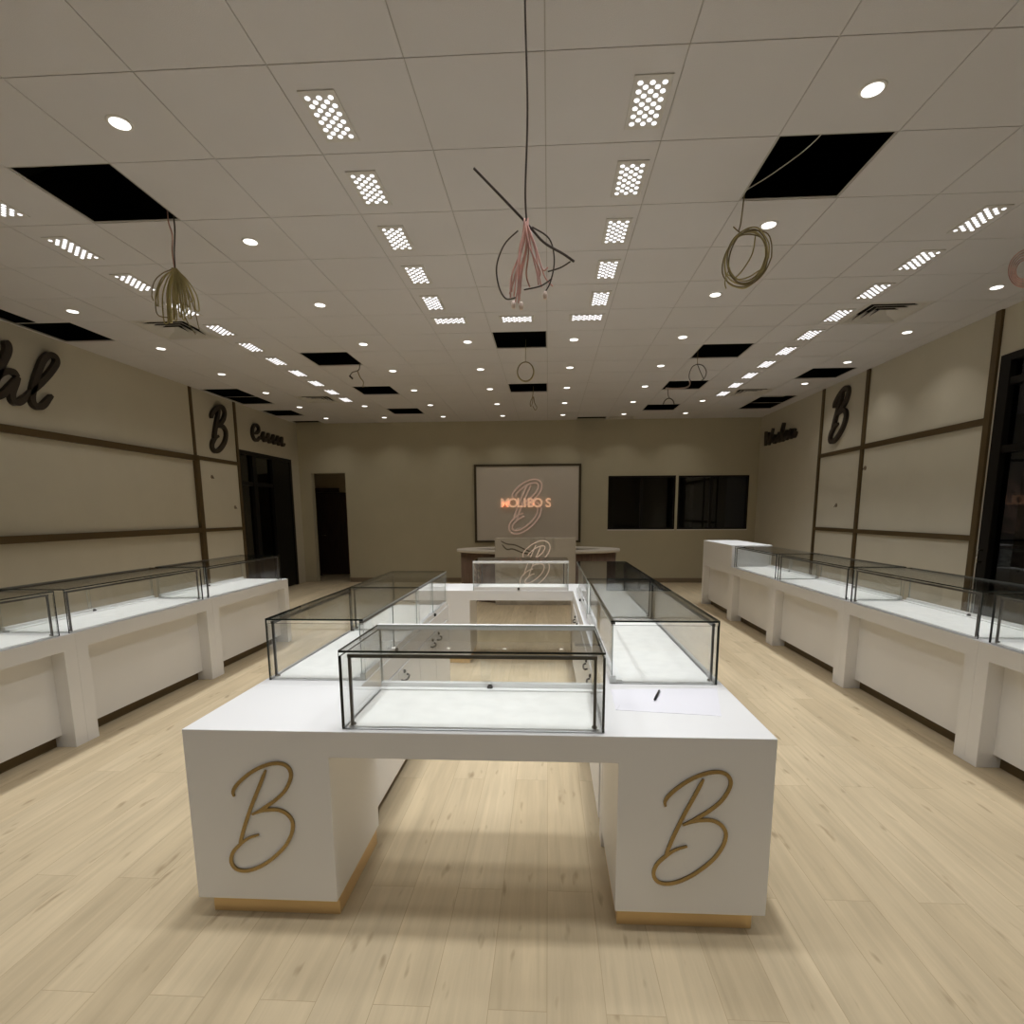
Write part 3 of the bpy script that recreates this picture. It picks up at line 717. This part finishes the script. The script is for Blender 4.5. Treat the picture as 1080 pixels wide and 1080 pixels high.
for l in ([(0, 0, 0), (-.09, 0, -.03), (-.15, 0, -.08), (-.178, 0, -.16), (-.17, 0, -.2)], [(0, 0, 0), (.06, 0, -.1), (.11, 0, -.25), (.128, .0, -.36), (.135, 0, -.39)],
          [(.0, 0, -.05), (.02, 0, -.2), (.05, .0, -.33), (.105, 0, -.42)], [(-.11, 0, -.08), (-.155, 0, -.2), (-.15, 0, -.29), (-.08, 0, -.31)]):
    wire(t, l, .0035, M['wiret'])
# coil at the right opening
ox, oy, oz = 1.254, 3.85, 3.15
t = thing('hanging_wire_coil', 'tan cable coil hanging from the large right ceiling opening', 'wires', (ox, oy, oz))
wire(t, [(-.03, .0, .40), (-.036, 0, .30), (-.045, 0, .20), (-.055, 0, .15)], .0042, M['wiret'], 'cable')
wire(t, [(-.09, 0, .18), (-.06, 0, .155), (-.02, 0, .13)], .004, M['wiret'], 'cable')
for k in range(7):
    a, c = .135 + rnd.uniform(-.025, .012), .165 + rnd.uniform(-.02, .012); dx, dz = rnd.uniform(-.01, .012), rnd.uniform(-.012, .01) - .0; tl = .12 + rnd.uniform(-.08, .08)
    P = [(dx + a * math.cos(q) + tl * c * math.sin(q), rnd.uniform(-.012, .012) + .02 * math.sin(q + k), dz + c * math.sin(q)) for q in [2 * PI * i / 14 for i in range(14)]]
    o = MB(); o.tube(smooth2(P + [P[0]], 4)[:-1], .0042, 6, closed=True); o.build('wire', M['wirey'] if k % 2 else M['wiret'], t)
for l in ([(.05, 0, .12), (.04, .01, .02), (-.02, .0, -.08), (-.06, 0, -.12)], [(-.11, 0, -.10), (-.05, 0, -.13), (.02, 0, -.12), (.09, 0, -.08)], [(-.1, 0, -.06), (-.125, .0, -.14), (-.115, 0, -.185)]): wire(t, l, .0038, M['wirey'])
wire(t, [(-.02, .0, .39), (.12, -.12, .43), (.25, -.32, .47), (.33, -.55, .55)], .0038, M['vent'], 'cable')
# pink coil at the right edge
ox, oy, oz = 3.40, 4.4, 3.25
t = thing('hanging_wire_coil', 'pink cable coil cut by the right frame edge', 'wires', (ox, oy, oz))
wire(t, [(0, 0, HC - oz + .1), (.005, 0, .16), (0, 0, .11)], .004, M['wirep'], 'cable')
for k in range(5):
    a, c = .122 - .017 * k, .126 - .016 * k
    P = [(a * math.cos(q), .006 * k, c * math.sin(q)) for q in [2 * PI * i / 14 for i in range(14)]]
    o = MB(); o.tube(smooth2(P + [P[0]], 4)[:-1], .0036, 6, closed=True); o.build('wire', M['wirep'], t)
# ring coil under the central opening
ox, oy, oz = -.275, 6.78, 3.188
t = thing('hanging_wire_coil', 'round ring of cable hanging below the central black ceiling opening', 'wires', (ox, oy, oz))
wire(t, [(.005, 0, .36), (0, 0, .2), (0, 0, .112)], .003, M['wiret'], 'cable')
for k in range(4):
    a, c = .093 + .005 * (k % 2), .106 + .004 * (k // 2)
    o = MB(); o.tube([(a * math.cos(q), .007 * (k - 1.5), c * math.sin(q)) for q in [2 * PI * i / 36 for i in range(36)]], .0055, 6, closed=True); o.build('wire', M['wirey'] if k % 2 else M['wiret'], t)
# loops further back
t = thing('hanging_wire_loop', 'small thin wire loop hanging below the second central ceiling opening', 'wires', (-.25, 9.3, 3.47))
wire(t, [(0, 0, .1), (-.012, 0, -.05), (-.05, 0, -.15), (-.045, 0, -.21), (-.02, 0, -.17), (.0, 0, -.06), (.02, 0, -.16), (.055, 0, -.23), (.03, 0, -.27), (-.01, 0, -.21)], .006, M['wiret'])
t = thing('hanging_wire_loop', 'bent dark wire hanging from the left ceiling opening, near the LED row', 'wires', (-2.44, 7.4, 3.45))
wire(t, [(-.02, 0, .12), (-.03, 0, -.02), (-.06, 0, -.06), (-.13, 0, -.08), (-.17, 0, -.13)], .006, M['wired']); wire(t, [(-.06, 0, -.06), (-.03, 0, -.14), (.01, 0, -.2), (.0, 0, -.27)], .007, M['wiret'])
o = MB(); o.tube([(-.17, 0, -.12), (-.13, 0, -.16)], .012, 6); o.build('connector', M['wired'], t)
t = thing('hanging_wire_loop', 'open loop of wire hanging from the right ceiling opening above the aisle', 'wires', (1.876, 7.4, 3.39))
wire(t, [(0, 0, .2), (0, 0, .05), (0, 0, 0)], .004, M['wiret'], 'cable')
wire(t, [(0, 0, 0), (-.06, 0, -.03), (-.095, 0, -.11), (-.09, 0, -.18), (-.06, 0, -.21)], .0055, M['wired']); wire(t, [(0, 0, 0), (.07, 0, -.02), (.115, 0, -.09), (.10, 0, -.16), (.06, 0, -.2)], .0055, M['wired']); wire(t, [(0, 0, 0), (.04, 0, -.09), (.08, 0, -.17)], .005, M['wired'])
t = thing('hanging_wire_loop', 'pale bent conduit dangling inside the middle right ceiling opening', 'wires', (1.93, 9.1, HC))
wire(t, [(.25, 0, .12), (.28, .02, .03), (.22, 0, -.02), (.08, .0, -.035), (-.1, 0, -.03)], .012, M['connector'])
t = thing('hanging_wire_loop', 'small dark wire arch before the far right ceiling opening', 'wires', (1.91, 9.2, 3.3))
wire(t, [(-.09, 0, -.06), (-.06, 0, .0), (0, 0, .03), (.06, 0, .0), (.085, 0, -.06)], .008, M['wired']); wire(t, [(0, .1, .25), (-.01, .05, .12), (0, 0, .03)], .005, M['wired'], 'cable')

# ------------------------------------------------------------------ lights (lamps behind the fixtures, plus added unseen ones)
def lamp(name, x, y, rot, sx, sy, power, col, spread, shape='RECTANGLE'):
    l = bpy.data.lights.new(name, 'AREA'); l.shape = shape; l.size = sx; l.size_y = sy; l.energy = power; l.color = col; l.spread = spread
    o = bpy.data.objects.new(name, l); COL.objects.link(o); o.location = (x, y, HC - .014); o.rotation_euler = (0, 0, rot); o.visible_camera = False; o.visible_glossy = False
    return o
PL, PD, SPR = 4.0, 1.5, math.radians(88)
CL = (.955, .98, 1.0); CD = (1., .965, .90)
for x, y, r in LEDS: lamp('led_lamp', x, y, r, .12, .28, PL, CL, SPR)
for x in (-1.013, -.326, .381): lamp('led_lamp', x, 2.10, PI / 2, .12, .28, PL, CL, SPR)      # crosswise row over the front table, above the frame
for x in (-1.087, .470):
    lamp('led_lamp', x, 1.69, 0, .12, .28, PL, CL, SPR)
    for y in (-.75, -1.6, -2.45): lamp('added_fill_lamp', x, y, 0, .28, .28, 4.9, CL, math.radians(150))  # unseen lamps added behind the camera to brighten the island front
for k in range(1, 6):
    lamp('led_lamp', -3.507, 3.594 - .61 * k, 0, .12, .28, PL, CL, SPR); lamp('led_lamp', 2.90, 4.203 - .61 * k, 0, .12, .28, PL, CL, SPR)
for x, y in DLS: lamp('downlight_lamp', x, y, 0, .11, .11, PD, CD, math.radians(110), 'DISK')
for x in (-3.5, 2.5):
    for k in (-3, -5): lamp('downlight_lamp', GX + x * T, GY + (k + .5) * T, 0, .11, .11, PD, CD, math.radians(110), 'DISK')

w = bpy.data.worlds.new('night'); SC.world = w; w.use_nodes = True
w.node_tree.nodes['Background'].inputs[0].default_value = (.010, .011, .013, 1); w.node_tree.nodes['Background'].inputs[1].default_value = .35

# ------------------------------------------------------------------ camera
yaw, pitch, roll, F, CX, CYP = -.05408, -.15194, -.00515, 577.16, 547.31, 628.80
cp, sp = math.cos(pitch), math.sin(pitch)
fwd = Vector((math.sin(yaw) * cp, math.cos(yaw) * cp, sp)); right = Vector((math.cos(yaw), -math.sin(yaw), 0)); up = right.cross(fwd)
r2 = math.cos(roll) * right + math.sin(roll) * up; u2 = -math.sin(roll) * right + math.cos(roll) * up
cam = bpy.data.cameras.new('camera'); co = bpy.data.objects.new('camera', cam); COL.objects.link(co)
mw = Matrix((r2, u2, -fwd)).transposed().to_4x4(); mw.translation = Vector((0, 0, 1.5477)); co.matrix_world = mw
cam.sensor_fit = 'HORIZONTAL'; cam.sensor_width = 36; cam.lens = F / 1080 * 36
cam.shift_x = (540 - CX) / 1080; cam.shift_y = (CYP - 540) / 1080; cam.clip_start = .02
SC.camera = co

SC.cycles.transparent_max_bounces = 40; SC.cycles.max_bounces = 10; SC.cycles.diffuse_bounces = 6
SC.cycles.caustics_reflective = False; SC.cycles.caustics_refractive = False
vs = SC.view_settings; vs.view_transform = 'Standard'; vs.look = 'None'; vs.exposure = 0.; vs.gamma = 1.; vs.use_curve_mapping = False
